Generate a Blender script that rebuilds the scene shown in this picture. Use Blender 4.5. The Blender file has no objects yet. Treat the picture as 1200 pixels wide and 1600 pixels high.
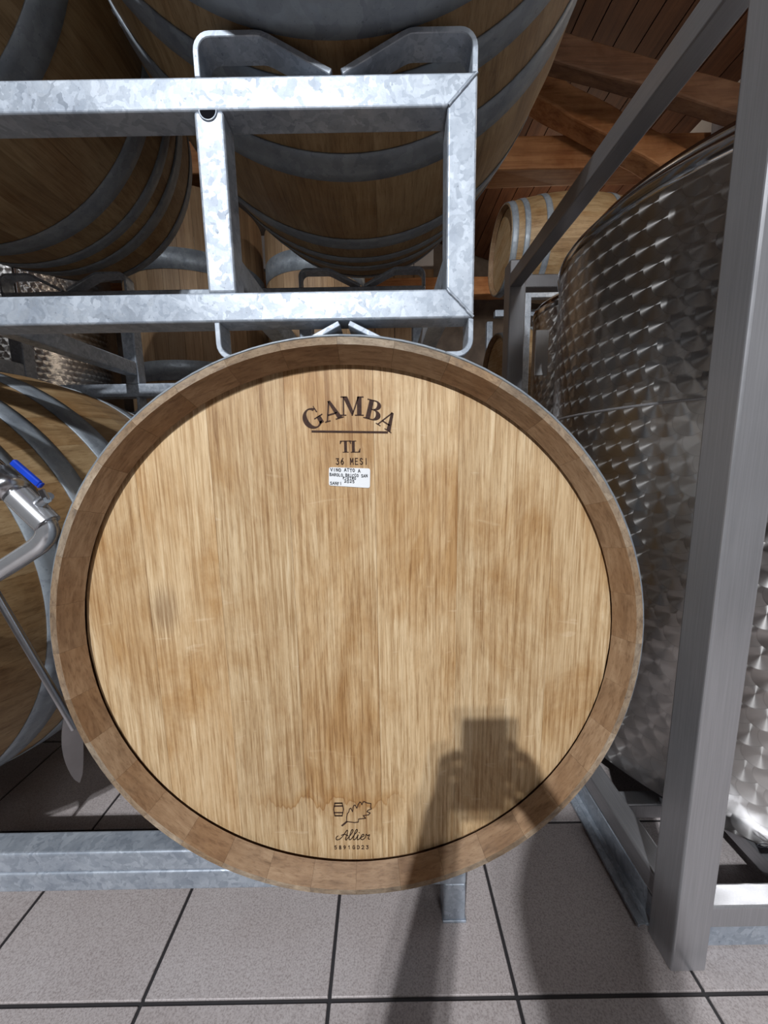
import bpy, bmesh, math, random
from mathutils import Vector, Matrix

# ------------------------------------------------------------------ camera
scene = bpy.context.scene
col = scene.collection
CAM_H, FPX, PITCH, ROLL = 0.945, 575.0, math.radians(8.5), math.radians(1.0)
cam_data = bpy.data.cameras.new('camera')
cam_data.sensor_fit = 'VERTICAL'
cam_data.sensor_height = 36.0
cam_data.lens = 36.0 * FPX / 1600.0
cam_data.clip_start = 0.05
cam = bpy.data.objects.new('camera', cam_data)
col.objects.link(cam)
_cp, _sp, _cr, _sr = math.cos(PITCH), math.sin(PITCH), math.cos(ROLL), math.sin(ROLL)
FW = Vector((0, _cp, -_sp)); _u0 = Vector((0, _sp, _cp)); _r0 = Vector((1, 0, 0))
RT = _r0 * _cr - _u0 * _sr
UP = _r0 * _sr + _u0 * _cr
cam.matrix_world = Matrix(((RT.x, UP.x, -FW.x, 0), (RT.y, UP.y, -FW.y, 0), (RT.z, UP.z, -FW.z, CAM_H), (0, 0, 0, 1)))
scene.camera = cam


def at(x, y, Y):
    """point of the place seen at pixel x, y of the 1200x1600 photo on the upright plane at depth Y"""
    d = FW + RT * ((x - 600) / FPX) - UP * ((y - 800) / FPX)
    return Vector((0, 0, CAM_H)) + d * (Y / d.y)


# ------------------------------------------------------------------ world, exposure
scene.view_settings.view_transform = 'Standard'
scene.view_settings.look = 'None'
scene.view_settings.exposure = 0.13
scene.view_settings.gamma = 1.0
scene.view_settings.use_curve_mapping = False
world = bpy.data.worlds.new('hall_air')
scene.world = world
world.use_nodes = True
world.node_tree.nodes['Background'].inputs[0].default_value = (0.75, 0.8, 1.0, 1)
world.node_tree.nodes['Background'].inputs[1].default_value = 0.02


def lamp(name, kind, loc, energy, color, size=0.1, aim=None, spot=None):
    d = bpy.data.lights.new(name, kind)
    d.energy = energy
    d.color = color
    if kind == 'AREA':
        d.shape = 'DISK'
        d.size = size
    else:
        d.shadow_soft_size = size
    if kind == 'SPOT':
        d.spot_size = spot
        d.spot_blend = 0.5
    o = bpy.data.objects.new(name, d)
    col.objects.link(o)
    o.location = loc
    if aim is not None:
        o.rotation_euler = (Vector(aim) - Vector(loc)).to_track_quat('-Z', 'Y').to_euler()
    return o


COOL = (0.93, 0.96, 1.0)
WARM = (1.0, 0.84, 0.66)
lamp('ceiling_lamp_key', 'SPOT', (-0.83, -2.75, 3.26), 460, COOL, 0.03, aim=(0.1, 0.6, 0.95), spot=math.radians(70))
lamp('ceiling_lamp_twin', 'SPOT', (-0.74, -2.75, 3.16), 200, COOL, 0.03, aim=(0.1, 0.6, 0.95), spot=math.radians(70))
lamp('added_fill_far', 'POINT', (1.7, 4.4, 3.1), 14, WARM, 0.15)  # added fill for the beams and the back of the hall, no lamp seen
lamp('added_soft_fill', 'AREA', (0.9, -2.9, 3.5), 20, COOL, 1.1, aim=(0.2, 0.5, 0.8))  # added broad fill that softens the shadows
lamp('added_fill_left', 'POINT', (-2.1, 2.1, 3.3), 14, COOL, 0.12)  # added fill behind the rack: lights vats and tank, leaves rack fronts dark
lamp('added_fill_right', 'POINT', (2.1, 1.3, 2.9), 16, WARM, 0.12)  # added warm fill for the front faces of the roof beams


# ------------------------------------------------------------------ material helpers
def mat_new(name):
    m = bpy.data.materials.new(name)
    m.use_nodes = True
    nt = m.node_tree
    b = nt.nodes['Principled BSDF']
    return m, nt, b


def N(nt, t, **kw):
    n = nt.nodes.new(t)
    for k, v in kw.items():
        if k == 'inp':
            for a, c in v.items():
                n.inputs[a].default_value = c
        else:
            setattr(n, k, v)
    return n


def ramp(nt, fac, stops, interp='LINEAR'):
    r = nt.nodes.new('ShaderNodeValToRGB')
    e = r.color_ramp.elements
    r.color_ramp.interpolation = interp
    while len(e) < len(stops):
        e.new(0.5)
    for s, (p, c) in zip(e, stops):
        s.position = p
        s.color = (*c, 1) if len(c) == 3 else c
    nt.links.new(fac, r.inputs[0])
    return r.outputs[0]


def mix(nt, a, b, fac, mode='MIX'):
    m = nt.nodes.new('ShaderNodeMix')
    m.data_type = 'RGBA'
    m.blend_type = mode
    for s, v in ((m.inputs[0], fac), (m.inputs[6], a), (m.inputs[7], b)):
        if hasattr(v, 'is_output'):
            nt.links.new(v, s)
        elif isinstance(v, (tuple, list)):
            s.default_value = (*v, 1) if len(v) == 3 else v
        else:
            s.default_value = v
    return m.outputs[2]


def math_n(nt, op, a, b=0.0, c=None):
    m = nt.nodes.new('ShaderNodeMath')
    m.operation = op
    for i, v in enumerate((a, b, c)):
        if v is None:
            continue
        if hasattr(v, 'is_output'):
            nt.links.new(v, m.inputs[i])
        else:
            m.inputs[i].default_value = v
    return m.outputs[0]


def coords(nt, scale=(1, 1, 1), kind='Object', shift=None):
    tc = nt.nodes.new('ShaderNodeTexCoord')
    mp = nt.nodes.new('ShaderNodeMapping')
    mp.inputs['Scale'].default_value = scale
    nt.links.new(tc.outputs[kind], mp.inputs[0])
    if shift:
        oi = nt.nodes.new('ShaderNodeObjectInfo')
        cx = nt.nodes.new('ShaderNodeCombineXYZ')
        v = math_n(nt, 'MULTIPLY', oi.outputs['Random'], shift)
        for i in range(3):
            nt.links.new(v, cx.inputs[i])
        nt.links.new(cx.outputs[0], mp.inputs['Location'])
    return mp.outputs[0]


def noise(nt, vec, scale, detail=4, rough=0.55, dist=0.0):
    n = N(nt, 'ShaderNodeTexNoise', inp={'Scale': scale, 'Detail': detail, 'Roughness': rough, 'Distortion': dist})
    nt.links.new(vec, n.inputs['Vector'])
    return n.outputs[0]


def bump(nt, b, h, strength, dist=0.001):
    n = N(nt, 'ShaderNodeBump', inp={'Strength': strength, 'Distance': dist})
    nt.links.new(h, n.inputs['Height'])
    nt.links.new(n.outputs[0], b.inputs['Normal'])


def simple(name, c, rough=0.5, metal=0.0, vary=0.1, scale=40):
    m, nt, b = mat_new(name)
    v = coords(nt)
    f = noise(nt, v, scale, 3)
    lo = tuple(x * (1 - vary) for x in c)
    hi = tuple(min(1, x * (1 + vary)) for x in c)
    nt.links.new(ramp(nt, f, [(0.3, lo), (0.7, hi)]), b.inputs['Base Color'])
    b.inputs['Roughness'].default_value = rough
    b.inputs['Metallic'].default_value = metal
    return m


def wood(name, dark, mid, light, axis, grain=90, stretch=0.05, rough=0.6, blotch=0.0, vary=0.25, bumpy=0.25, shift=37.0, stain=None):
    """grain runs along local axis"""
    m, nt, b = mat_new(name)
    s = [1, 1, 1]
    s[axis] = stretch
    v = coords(nt, tuple(s), shift=shift)
    g1 = noise(nt, v, grain, 6, 0.65, 0.6)
    g2 = noise(nt, v, grain * 4.2, 3, 0.6)
    c = ramp(nt, g1, [(0.30, dark), (0.48, mid), (0.68, light)])
    pores = ramp(nt, g2, [(0.36, (0.62, 0.55, 0.48)), (0.47, (1, 1, 1))])
    c = mix(nt, c, pores, 0.55, 'MULTIPLY')
    v2 = coords(nt, (1, 1, 1), shift=shift)
    if blotch:
        f = noise(nt, v2, 5.0, 5, 0.6, 0.3)
        bc = ramp(nt, f, [(0.40, (1, 1, 1)), (0.66, stain or (0.66, 0.5, 0.33))])
        c = mix(nt, c, bc, blotch, 'MULTIPLY')
    oi = nt.nodes.new('ShaderNodeObjectInfo')
    t = ramp(nt, oi.outputs['Random'], [(0, (1 - vary,) * 3), (1, (1 + vary * 0.4,) * 3)])
    c = mix(nt, c, t, 1.0, 'MULTIPLY')
    nt.links.new(c, b.inputs['Base Color'])
    b.inputs['Roughness'].default_value = rough
    if bumpy:
        bump(nt, b, g2, bumpy, 0.0008)
    return m


def oak_head_material():
    m, nt, b = mat_new('oak_head_boards')
    oi = nt.nodes.new('ShaderNodeObjectInfo')
    sep = nt.nodes.new('ShaderNodeSeparateColor')
    nt.links.new(oi.outputs['Color'], sep.inputs[0])
    tint, dens, seed = sep.outputs[0], sep.outputs[1], sep.outputs[2]
    def cs(scale):
        tc = nt.nodes.new('ShaderNodeTexCoord')
        mp = nt.nodes.new('ShaderNodeMapping')
        mp.inputs['Scale'].default_value = scale
        nt.links.new(tc.outputs['Object'], mp.inputs[0])
        cx = nt.nodes.new('ShaderNodeCombineXYZ')
        s = math_n(nt, 'MULTIPLY', seed, 41.0)
        for i in range(3):
            nt.links.new(s, cx.inputs[i])
        nt.links.new(cx.outputs[0], mp.inputs['Location'])
        return mp.outputs[0]
    v = cs((1, 1, 0.035))
    g1 = noise(nt, v, 130, 8, 0.72, 1.0)
    g2 = noise(nt, cs((1, 1, 0.05)), 560, 4, 0.65, 0.4)
    c = ramp(nt, g1, [(0.28, (0.38, 0.235, 0.11)), (0.42, (0.57, 0.39, 0.21)), (0.58, (0.70, 0.52, 0.31)), (0.74, (0.78, 0.62, 0.41))])
    pores = ramp(nt, g2, [(0.36, (0.50, 0.40, 0.30)), (0.48, (1, 1, 1))])
    pf = math_n(nt, 'MULTIPLY', dens, 0.9)
    c = mix(nt, c, pores, pf, 'MULTIPLY')
    g3 = noise(nt, cs((1, 1, 0.028)), 270, 5, 0.62, 0.7)
    c = mix(nt, c, ramp(nt, g3, [(0.38, (0.66, 0.56, 0.44)), (0.50, (1, 1, 1)), (0.66, (1.06, 1.06, 1.05))]), 0.75, 'MULTIPLY')
    # ray flecks: short pale streaks lying across the grain
    fl = noise(nt, cs((0.35, 1, 1.6)), 38, 2, 0.5, 1.2)
    flm = ramp(nt, fl, [(0.70, (0, 0, 0)), (0.74, (1, 1, 1))])
    flf = math_n(nt, 'MULTIPLY', flm, 0.2)
    c = mix(nt, c, (0.86, 0.72, 0.52), flf)
    # old damp blotches in the wood
    bl = noise(nt, cs((1, 1, 0.55)), 7.5, 6, 0.68, 0.4)
    blc = ramp(nt, bl, [(0.45, (1, 1, 1)), (0.64, (0.70, 0.55, 0.37))])
    c = mix(nt, c, blc, 0.85, 'MULTIPLY')
    wv = N(nt, 'ShaderNodeTexWave', inp={'Scale': 26.0, 'Distortion': 9.0, 'Detail': 3.0, 'Detail Scale': 1.2, 'Detail Roughness': 0.6})
    wv.bands_direction = 'X'
    nt.links.new(cs((1, 1, 0.10)), wv.inputs['Vector'])
    wc = ramp(nt, wv.outputs['Fac'], [(0.10, (0.70, 0.62, 0.52)), (0.45, (1, 1, 1))])
    c = mix(nt, c, wc, math_n(nt, 'MULTIPLY', math_n(nt, 'MULTIPLY', dens, dens), 0.9), 'MULTIPLY')
    # a grey weathered patch and an old wavy water line near the foot of the head
    tc = nt.nodes.new('ShaderNodeTexCoord')
    sx = nt.nodes.new('ShaderNodeSeparateXYZ')
    nt.links.new(tc.outputs['Object'], sx.inputs[0])
    px_ = math_n(nt, 'DIVIDE', math_n(nt, 'ADD', sx.outputs[0], 0.262), 0.028)
    pz_ = math_n(nt, 'DIVIDE', math_n(nt, 'SUBTRACT', sx.outputs[2], 0.048), 0.045)
    pr = math_n(nt, 'SQRT', math_n(nt, 'ADD', math_n(nt, 'MULTIPLY', px_, px_), math_n(nt, 'MULTIPLY', pz_, pz_)))
    pr = math_n(nt, 'ADD', pr, math_n(nt, 'MULTIPLY', math_n(nt, 'SUBTRACT', g1, 0.5), 2.2))
    c = mix(nt, c, ramp(nt, pr, [(0.35, (0.66, 0.63, 0.62)), (1.0, (1, 1, 1))]), 1.0, 'MULTIPLY')
    wl_ = noise(nt, coords(nt, (1, 1, 0.3)), 24, 3, 0.6)
    dz_ = math_n(nt, 'SUBTRACT', math_n(nt, 'ADD', sx.outputs[2], 0.272), math_n(nt, 'MULTIPLY', math_n(nt, 'SUBTRACT', wl_, 0.5), 0.11))
    line = ramp(nt, math_n(nt, 'ADD', math_n(nt, 'MULTIPLY', dz_, 20.0), 0.5), [(0.46, (1, 1, 1)), (0.50, (0.70, 0.55, 0.38)), (0.56, (0.86, 0.76, 0.62)), (0.9, (1, 1, 1))])
    xm = ramp(nt, math_n(nt, 'ABSOLUTE', math_n(nt, 'ADD', sx.outputs[0], 0.035)), [(0.07, (1, 1, 1)), (0.13, (0, 0, 0))])
    c = mix(nt, c, line, xm, 'MULTIPLY')
    tv = math_n(nt, 'ADD', math_n(nt, 'MULTIPLY', tint, 0.6), 0.7)
    cc = nt.nodes.new('ShaderNodeCombineColor')
    for i in range(3):
        nt.links.new(tv, cc.inputs[i])
    c = mix(nt, c, cc.outputs[0], 1.0, 'MULTIPLY')
    nt.links.new(c, b.inputs['Base Color'])
    b.inputs['Roughness'].default_value = 0.55
    bump(nt, b, g2, 0.35, 0.0006)
    return m


def galvanised(name, lo, hi, rough=0.42, metal=0.45, scale=55):
    m, nt, b = mat_new(name)
    v = coords(nt, shift=11.0)
    n1 = N(nt, 'ShaderNodeTexNoise', inp={'Scale': 30.0, 'Detail': 3.0})
    nt.links.new(v, n1.inputs['Vector'])
    vv = mix(nt, v, n1.outputs['Color'], 0.06)
    vo = N(nt, 'ShaderNodeTexVoronoi', inp={'Scale': float(scale)})
    nt.links.new(vv, vo.inputs['Vector'])
    sp = nt.nodes.new('ShaderNodeSeparateColor')
    nt.links.new(vo.outputs['Color'], sp.inputs[0])
    c = ramp(nt, sp.outputs[0], [(0.0, lo), (1.0, hi)])
    f = noise(nt, v, 14, 5, 0.65)
    c = mix(nt, c, ramp(nt, f, [(0.32, (0.62, 0.64, 0.68)), (0.55, (1, 1, 1))]), 0.7, 'MULTIPLY')
    f2 = noise(nt, v, 190, 3, 0.6)
    c = mix(nt, c, ramp(nt, f2, [(0.27, (0.35, 0.36, 0.38)), (0.36, (1, 1, 1))]), 0.6, 'MULTIPLY')
    nt.links.new(c, b.inputs['Base Color'])
    b.inputs['Metallic'].default_value = metal
    r = ramp(nt, sp.outputs[1], [(0, (rough - 0.1,) * 3), (1, (rough + 0.12,) * 3)])
    nt.links.new(r, b.inputs['Roughness'])
    bump(nt, b, f, 0.25, 0.002)
    return m


def brushed(name, c, rough=0.32, axis=2, metal=0.9):
    m, nt, b = mat_new(name)
    s = [1, 1, 1]
    s[axis] = 0.02
    v = coords(nt, tuple(s))
    f = noise(nt, v, 400, 3)
    nt.links.new(ramp(nt, f, [(0.3, tuple(x * 0.86 for x in c)), (0.7, c)]), b.inputs['Base Color'])
    b.inputs['Metallic'].default_value = metal
    v2 = coords(nt)
    f2 = noise(nt, v2, 9, 4)
    nt.links.new(ramp(nt, f2, [(0.3, (rough - 0.06,) * 3), (0.7, (rough + 0.1,) * 3)]), b.inputs['Roughness'])
    return m


def perlage(name, p=0.042, q=0.042, R=0.031, base=(0.60, 0.585, 0.57), rough=0.30):
    """steel covered with overlapping swirl-brushed discs; UVs are metres along the sheet"""
    m, nt, b = mat_new(name)
    uv = nt.nodes.new('ShaderNodeUVMap')
    uv.uv_map = 'sheet'
    sp = nt.nodes.new('ShaderNodeSeparateXYZ')
    nt.links.new(uv.outputs[0], sp.inputs[0])
    U, V = sp.outputs[0], sp.outputs[1]
    def cand(k, mm):
        r = math_n(nt, 'SUBTRACT', math_n(nt, 'FLOOR', math_n(nt, 'DIVIDE', math_n(nt, 'ADD', V, R), p)), float(k))
        off = math_n(nt, 'MULTIPLY', math_n(nt, 'MODULO', math_n(nt, 'ADD', r, 1000.0), 2.0), q / 2)
        uo = math_n(nt, 'SUBTRACT', U, off)
        cidx = math_n(nt, 'SUBTRACT', math_n(nt, 'FLOOR', math_n(nt, 'DIVIDE', math_n(nt, 'ADD', uo, R), q)), float(mm))
        dx = math_n(nt, 'SUBTRACT', uo, math_n(nt, 'MULTIPLY', cidx, q))
        dy = math_n(nt, 'SUBTRACT', V, math_n(nt, 'MULTIPLY', r, p))
        d = math_n(nt, 'SQRT', math_n(nt, 'ADD', math_n(nt, 'MULTIPLY', dx, dx), math_n(nt, 'MULTIPLY', dy, dy)))
        ins = math_n(nt, 'LESS_THAN', d, R)
        cv = nt.nodes.new('ShaderNodeCombineXYZ')
        nt.links.new(dx, cv.inputs[0]); nt.links.new(dy, cv.inputs[1]); nt.links.new(d, cv.inputs[2])
        return cv.outputs[0], ins
    res = None
    for k, mm in ((1, 1), (1, 0), (0, 1), (0, 0)):
        cv, ins = cand(k, mm)
        res = cv if res is None else mix(nt, res, cv, ins)
    s2 = nt.nodes.new('ShaderNodeSeparateXYZ')
    nt.links.new(res, s2.inputs[0])
    dx, dy, d = s2.outputs
    tg = nt.nodes.new('ShaderNodeTangent')
    tg.direction_type = 'UV_MAP'
    tg.uv_map = 'sheet'
    def vscale(vec, f):
        n = nt.nodes.new('ShaderNodeVectorMath'); n.operation = 'SCALE'
        if hasattr(vec, 'is_output'):
            nt.links.new(vec, n.inputs[0])
        else:
            n.inputs[0].default_value = vec
        nt.links.new(f, n.inputs['Scale'])
        return n.outputs[0]
    a = nt.nodes.new('ShaderNodeVectorMath'); a.operation = 'ADD'
    nt.links.new(vscale(tg.outputs[0], math_n(nt, 'MULTIPLY', dy, -1.0)), a.inputs[0])
    nt.links.new(vscale((0, 0, 1), dx), a.inputs[1])
    nm = nt.nodes.new('ShaderNodeVectorMath'); nm.operation = 'NORMALIZE'
    nt.links.new(a.outputs[0], nm.inputs[0])
    nt.links.new(nm.outputs[0], b.inputs['Tangent'])
    edge = ramp(nt, math_n(nt, 'DIVIDE', d, R), [(0.0, base), (0.93, base), (0.995, tuple(x * 0.8 for x in base))])
    nt.links.new(edge, b.inputs['Base Color'])
    b.inputs['Metallic'].default_value = 1.0
    b.inputs['Roughness'].default_value = rough
    b.inputs['Anisotropic'].default_value = 0.92
    b.inputs['Anisotropic Rotation'].default_value = 0.25
    return m


M = {}
M['head'] = oak_head_material()
M['stave'] = wood('oak_stave', (0.235, 0.15, 0.072), (0.34, 0.23, 0.115), (0.43, 0.305, 0.165), 1, 60, 0.05, 0.55, 0.8, 0.12)
M['chime'] = wood('oak_chime', (0.21, 0.125, 0.065), (0.31, 0.195, 0.108), (0.40, 0.27, 0.16), 0, 90, 0.22, 0.6, 0.7, 0.10)
M['end'] = wood('oak_stave_end', (0.22, 0.17, 0.13), (0.36, 0.28, 0.20), (0.50, 0.40, 0.29), 0, 120, 0.4, 0.8, 0.8, 0.3)
M['vat'] = wood('vat_wood', (0.26, 0.16, 0.085), (0.36, 0.235, 0.13), (0.45, 0.31, 0.18), 2, 25, 0.04, 0.6, 0.3, 0.22)
M['beam'] = wood('beam_wood', (0.25, 0.105, 0.042), (0.40, 0.185, 0.075), (0.52, 0.27, 0.12), 0, 14, 0.06, 0.7, 0.8, 0.15, 0.3)
M['log'] = wood('old_beam_wood', (0.09, 0.045, 0.026), (0.17, 0.088, 0.05), (0.25, 0.14, 0.08), 0, 14, 0.06, 0.75, 0.8, 0.15, 0.3)
M['plank'] = wood('roof_plank_wood', (0.07, 0.026, 0.012), (0.115, 0.045, 0.02), (0.16, 0.068, 0.03), 1, 16, 0.05, 0.7, 0.6, 0.25, 0.3)
M['galv'] = galvanised('galvanised_steel', (0.345, 0.39, 0.45), (0.50, 0.55, 0.615), 0.45, 0.35, 95)
M['hoop'] = galvanised('hoop_steel', (0.25, 0.28, 0.315), (0.32, 0.36, 0.395), 0.5, 0.3, 45)
M['frame'] = brushed('brushed_stainless', (0.47, 0.47, 0.49), 0.34, 2, 0.62)
M['frame_y'] = brushed('brushed_stainless_rail', (0.42, 0.42, 0.44), 0.34, 1, 0.7)
M['perlage'] = perlage('swirl_stainless')
M['chrome'] = simple('polished_steel', (0.72, 0.73, 0.75), 0.12, 1.0, 0.04)
M['pipe'] = simple('pipe_steel', (0.62, 0.63, 0.65), 0.22, 0.72, 0.05)
M['rod'] = simple('satin_steel', (0.55, 0.56, 0.59), 0.28, 1.0, 0.06)
M['blue'] = simple('blue_plastic', (0.012, 0.06, 0.55), 0.35, 0, 0.1)
M['burnt'] = simple('burnt_brand', (0.045, 0.018, 0.010), 0.8, 0, 0.35, 300)
M['paper'] = simple('white_paper', (0.86, 0.88, 0.90), 0.6, 0, 0.02)
M['ink'] = simple('black_ink', (0.012, 0.013, 0.02), 0.6)
M['plaster'] = simple('white_plaster', (0.78, 0.77, 0.78), 0.8, 0, 0.05, 6)
M['stone'] = simple('dark_stone_wall', (0.16, 0.13, 0.11), 0.9, 0, 0.3, 5)
M['dark'] = simple('dark_rubber', (0.02, 0.02, 0.02), 0.6)
M['hole_shade'] = simple('hole_shade_paint', (0.01, 0.01, 0.012), 1.0)  # flat black painted for the shade inside the drain notches
M['hole_shade'].node_tree.nodes['Principled BSDF'].inputs['Specular IOR Level'].default_value = 0.0
M['cloth'] = simple('dark_cloth', (0.04, 0.045, 0.06), 0.9, 0, 0.2)
M['denim'] = simple('trouser_cloth', (0.05, 0.06, 0.09), 0.9, 0, 0.2)
M['skin'] = simple('skin', (0.62, 0.40, 0.30), 0.55, 0, 0.06)
M['hair'] = simple('hair', (0.05, 0.03, 0.02), 0.7, 0, 0.3)


def hose_material():
    m, nt, b = mat_new('braided_hose')
    v = coords(nt, (1, 1, 1))
    w1 = N(nt, 'ShaderNodeTexWave', inp={'Scale': 130.0, 'Distortion': 0.0})
    w1.bands_direction = 'DIAGONAL'
    nt.links.new(v, w1.inputs['Vector'])
    c = ramp(nt, w1.outputs['Fac'], [(0.2, (0.03, 0.022, 0.018)), (0.7, (0.23, 0.17, 0.13))])
    nt.links.new(c, b.inputs['Base Color'])
    b.inputs['Roughness'].default_value = 0.5
    b.inputs['Metallic'].default_value = 0.3
    bump(nt, b, w1.outputs['Fac'], 0.6, 0.001)
    return m


M['hose'] = hose_material()

TX0, TPX, TY0, TPY, GROUT = 0.220, 0.3315, 0.515, 0.310, 0.0065


def tile_material():
    m, nt, b = mat_new('floor_tile')
    v = coords(nt, kind='Object', shift=13.0)
    f = noise(nt, v, 330, 3, 0.7)
    c = ramp(nt, f, [(0.36, (0.35, 0.305, 0.295)), (0.50, (0.51, 0.458, 0.45)), (0.66, (0.59, 0.54, 0.53))])
    f2 = noise(nt, v, 4, 4)
    c = mix(nt, c, ramp(nt, f2, [(0.35, (0.90, 0.88, 0.87)), (0.65, (1, 1, 1))]), 0.8, 'MULTIPLY')
    nt.links.new(c, b.inputs['Base Color'])
    b.inputs['Roughness'].default_value = 0.42
    bump(nt, b, f, 0.12, 0.0006)
    return m


def slab_material():
    m, nt, b = mat_new('tiled_floor_far')
    tc = nt.nodes.new('ShaderNodeTexCoord')
    sp = nt.nodes.new('ShaderNodeSeparateXYZ')
    nt.links.new(tc.outputs['Object'], sp.inputs[0])
    gs = []
    for o, x0, p in ((0, TX0, TPX), (1, TY0, TPY)):
        t = math_n(nt, 'FRACT', math_n(nt, 'ADD', math_n(nt, 'DIVIDE', math_n(nt, 'SUBTRACT', sp.outputs[o], x0), p), 100.5))
        t = math_n(nt, 'ABSOLUTE', math_n(nt, 'SUBTRACT', t, 0.5))
        gs.append(math_n(nt, 'LESS_THAN', t, GROUT / 2 / p))
    g = math_n(nt, 'MAXIMUM', gs[0], gs[1])
    c = mix(nt, (0.48, 0.44, 0.44), (0.035, 0.032, 0.034), g)
    nt.links.new(c, b.inputs['Base Color'])
    b.inputs['Roughness'].default_value = 0.5
    return m


M['tile'] = tile_material()
M['slab'] = slab_material()


# ------------------------------------------------------------------ mesh helpers
class MB:
    def __init__(s):
        s.v, s.f, s.m, s.sm, s.uv = [], [], [], [], {}

    def add(s, vs, fs, mat=0, smooth=False):
        o = len(s.v)
        s.v += [tuple(v) for v in vs]
        for f in fs:
            s.f.append(tuple(i + o for i in f)); s.m.append(mat); s.sm.append(smooth)

    def box(s, x0, x1, y0, y1, z0, z1, mat=0):
        s.add([(x0, y0, z0), (x1, y0, z0), (x1, y1, z0), (x0, y1, z0), (x0, y0, z1), (x1, y0, z1), (x1, y1, z1), (x0, y1, z1)],
              [(0, 3, 2, 1), (4, 5, 6, 7), (0, 1, 5, 4), (1, 2, 6, 5), (2, 3, 7, 6), (3, 0, 4, 7)], mat)
        return s

    def tube(s, pts, r, n=12, mat=0, caps=True):
        pts = [Vector(p) for p in pts]
        rr = r if isinstance(r, (list, tuple)) else [r] * len(pts)
        rings = []
        prev = None
        for i, p in enumerate(pts):
            t = (pts[min(i + 1, len(pts) - 1)] - pts[max(i - 1, 0)]).normalized()
            a = prev if prev is not None else (Vector((0, 0, 1)) if abs(t.z) < 0.9 else Vector((1, 0, 0)))
            u = (a - t * a.dot(t)).normalized()
            prev = u
            w = t.cross(u)
            rings.append([p + (u * math.cos(k * 2 * math.pi / n) + w * math.sin(k * 2 * math.pi / n)) * rr[i] for k in range(n)])
        vs = [v for ring in rings for v in ring]
        fs = [(i * n + k, i * n + (k + 1) % n, (i + 1) * n + (k + 1) % n, (i + 1) * n + k) for i in range(len(pts) - 1) for k in range(n)]
        s.add(vs, fs, mat, True)
        if caps:
            s.add(rings[0], [tuple(reversed(range(n)))], mat)
            s.add(rings[-1], [tuple(range(n))], mat)
        return s

    def lathe(s, prof, n=48, axis='Z', mat=0, closed=False, smooth=True):
        """prof: (radius, height) pairs"""
        vs = []
        for r, h in prof:
            for k in range(n):
                a = 2 * math.pi * k / n
                x, y = r * math.cos(a), r * math.sin(a)
                vs.append((x, y, h) if axis == 'Z' else (x, h, y))
        m_ = len(prof)
        fs = []
        for i in range(m_ if closed else m_ - 1):
            j = (i + 1) % m_
            for k in range(n):
                q = (i * n + k, i * n + (k + 1) % n, j * n + (k + 1) % n, j * n + k)
                fs.append(q if axis == 'Z' else q[::-1])
        s.add(vs, fs, mat, smooth)
        return s

    def strip(s, pts, th, y0, y1, mat=0, smooth=False):
        """flat bar: polyline in x-z, thickness th, extruded from y0 to y1"""
        pts = [Vector((p[0], p[1])) for p in pts]
        L, Rr = [], []
        for i, p in enumerate(pts):
            a = (p - pts[i - 1]).normalized() if i else (pts[1] - p).normalized()
            b = (pts[i + 1] - p).normalized() if i < len(pts) - 1 else a
            n1, n2 = Vector((-a.y, a.x)), Vector((-b.y, b.x))
            n_ = (n1 + n2)
            n_ = n_ / max(0.3, n_.length_squared / 2)
            L.append(p + n_ * th / 2); Rr.append(p - n_ * th / 2)
        vs = []
        for l, r in zip(L, Rr):
            vs += [(l.x, y0, l.y), (r.x, y0, r.y), (l.x, y1, l.y), (r.x, y1, r.y)]
        fs = []
        for i in range(len(pts) - 1):
            a, b = 4 * i, 4 * i + 4
            fs += [(a, a + 1, b + 1, b), (a + 2, b + 2, b + 3, a + 3), (a, b, b + 2, a + 2), (a + 1, a + 3, b + 3, b + 1)]
        e = 4 * (len(pts) - 1)
        fs += [(0, 2, 3, 1), (e, e + 1, e + 3, e + 2)]
        s.add(vs, fs, mat, smooth)
        return s

    def mesh(s, name, mats):
        me = bpy.data.meshes.new(name)
        me.from_pydata(s.v, [], s.f)
        for x in mats if isinstance(mats, (list, tuple)) else [mats]:
            me.materials.append(x)
        for p, mi, sm in zip(me.polygons, s.m, s.sm):
            p.material_index = mi
            p.use_smooth = sm
        bm = bmesh.new(); bm.from_mesh(me)
        bmesh.ops.recalc_face_normals(bm, faces=bm.faces)
        bm.to_mesh(me); bm.free()
        me.update()
        return me

    def build(s, name, mats, parent=None, bevel=0.0, seg=2):
        o = link(name, s.mesh(name, mats), parent)
        if bevel:
            addbevel(o, bevel, seg)
        return o


def addbevel(o, w, seg=2):
    b = o.modifiers.new('bevel', 'BEVEL')
    b.width = w
    b.segments = seg
    b.limit_method = 'ANGLE'
    b.harden_normals = False
    return o


def link(name, me, parent=None, loc=None, rot=None):
    o = bpy.data.objects.new(name, me)
    col.objects.link(o)
    if parent is not None:
        o.parent = parent
    if loc is not None:
        o.location = loc
    if rot is not None:
        o.rotation_euler = rot
    return o


def tag(o, label=None, cat=None, group=None, kind=None):
    if label: o['label'] = label
    if cat: o['category'] = cat
    if group: o['group'] = group
    if kind: o['kind'] = kind
    return o


def thing(name, label, cat, loc=(0, 0, 0), rotz=0.0, group=None):
    o = link(name, None, None, loc, (0, 0, rotz))
    o.empty_display_size = 0.1
    return tag(o, label, cat, group)


def arc(cx, cz, r, a0, a1, n=6):
    return [(cx + r * math.cos(math.radians(a0 + (a1 - a0) * i / n)), cz + r * math.sin(math.radians(a0 + (a1 - a0) * i / n))) for i in range(n + 1)]


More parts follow.
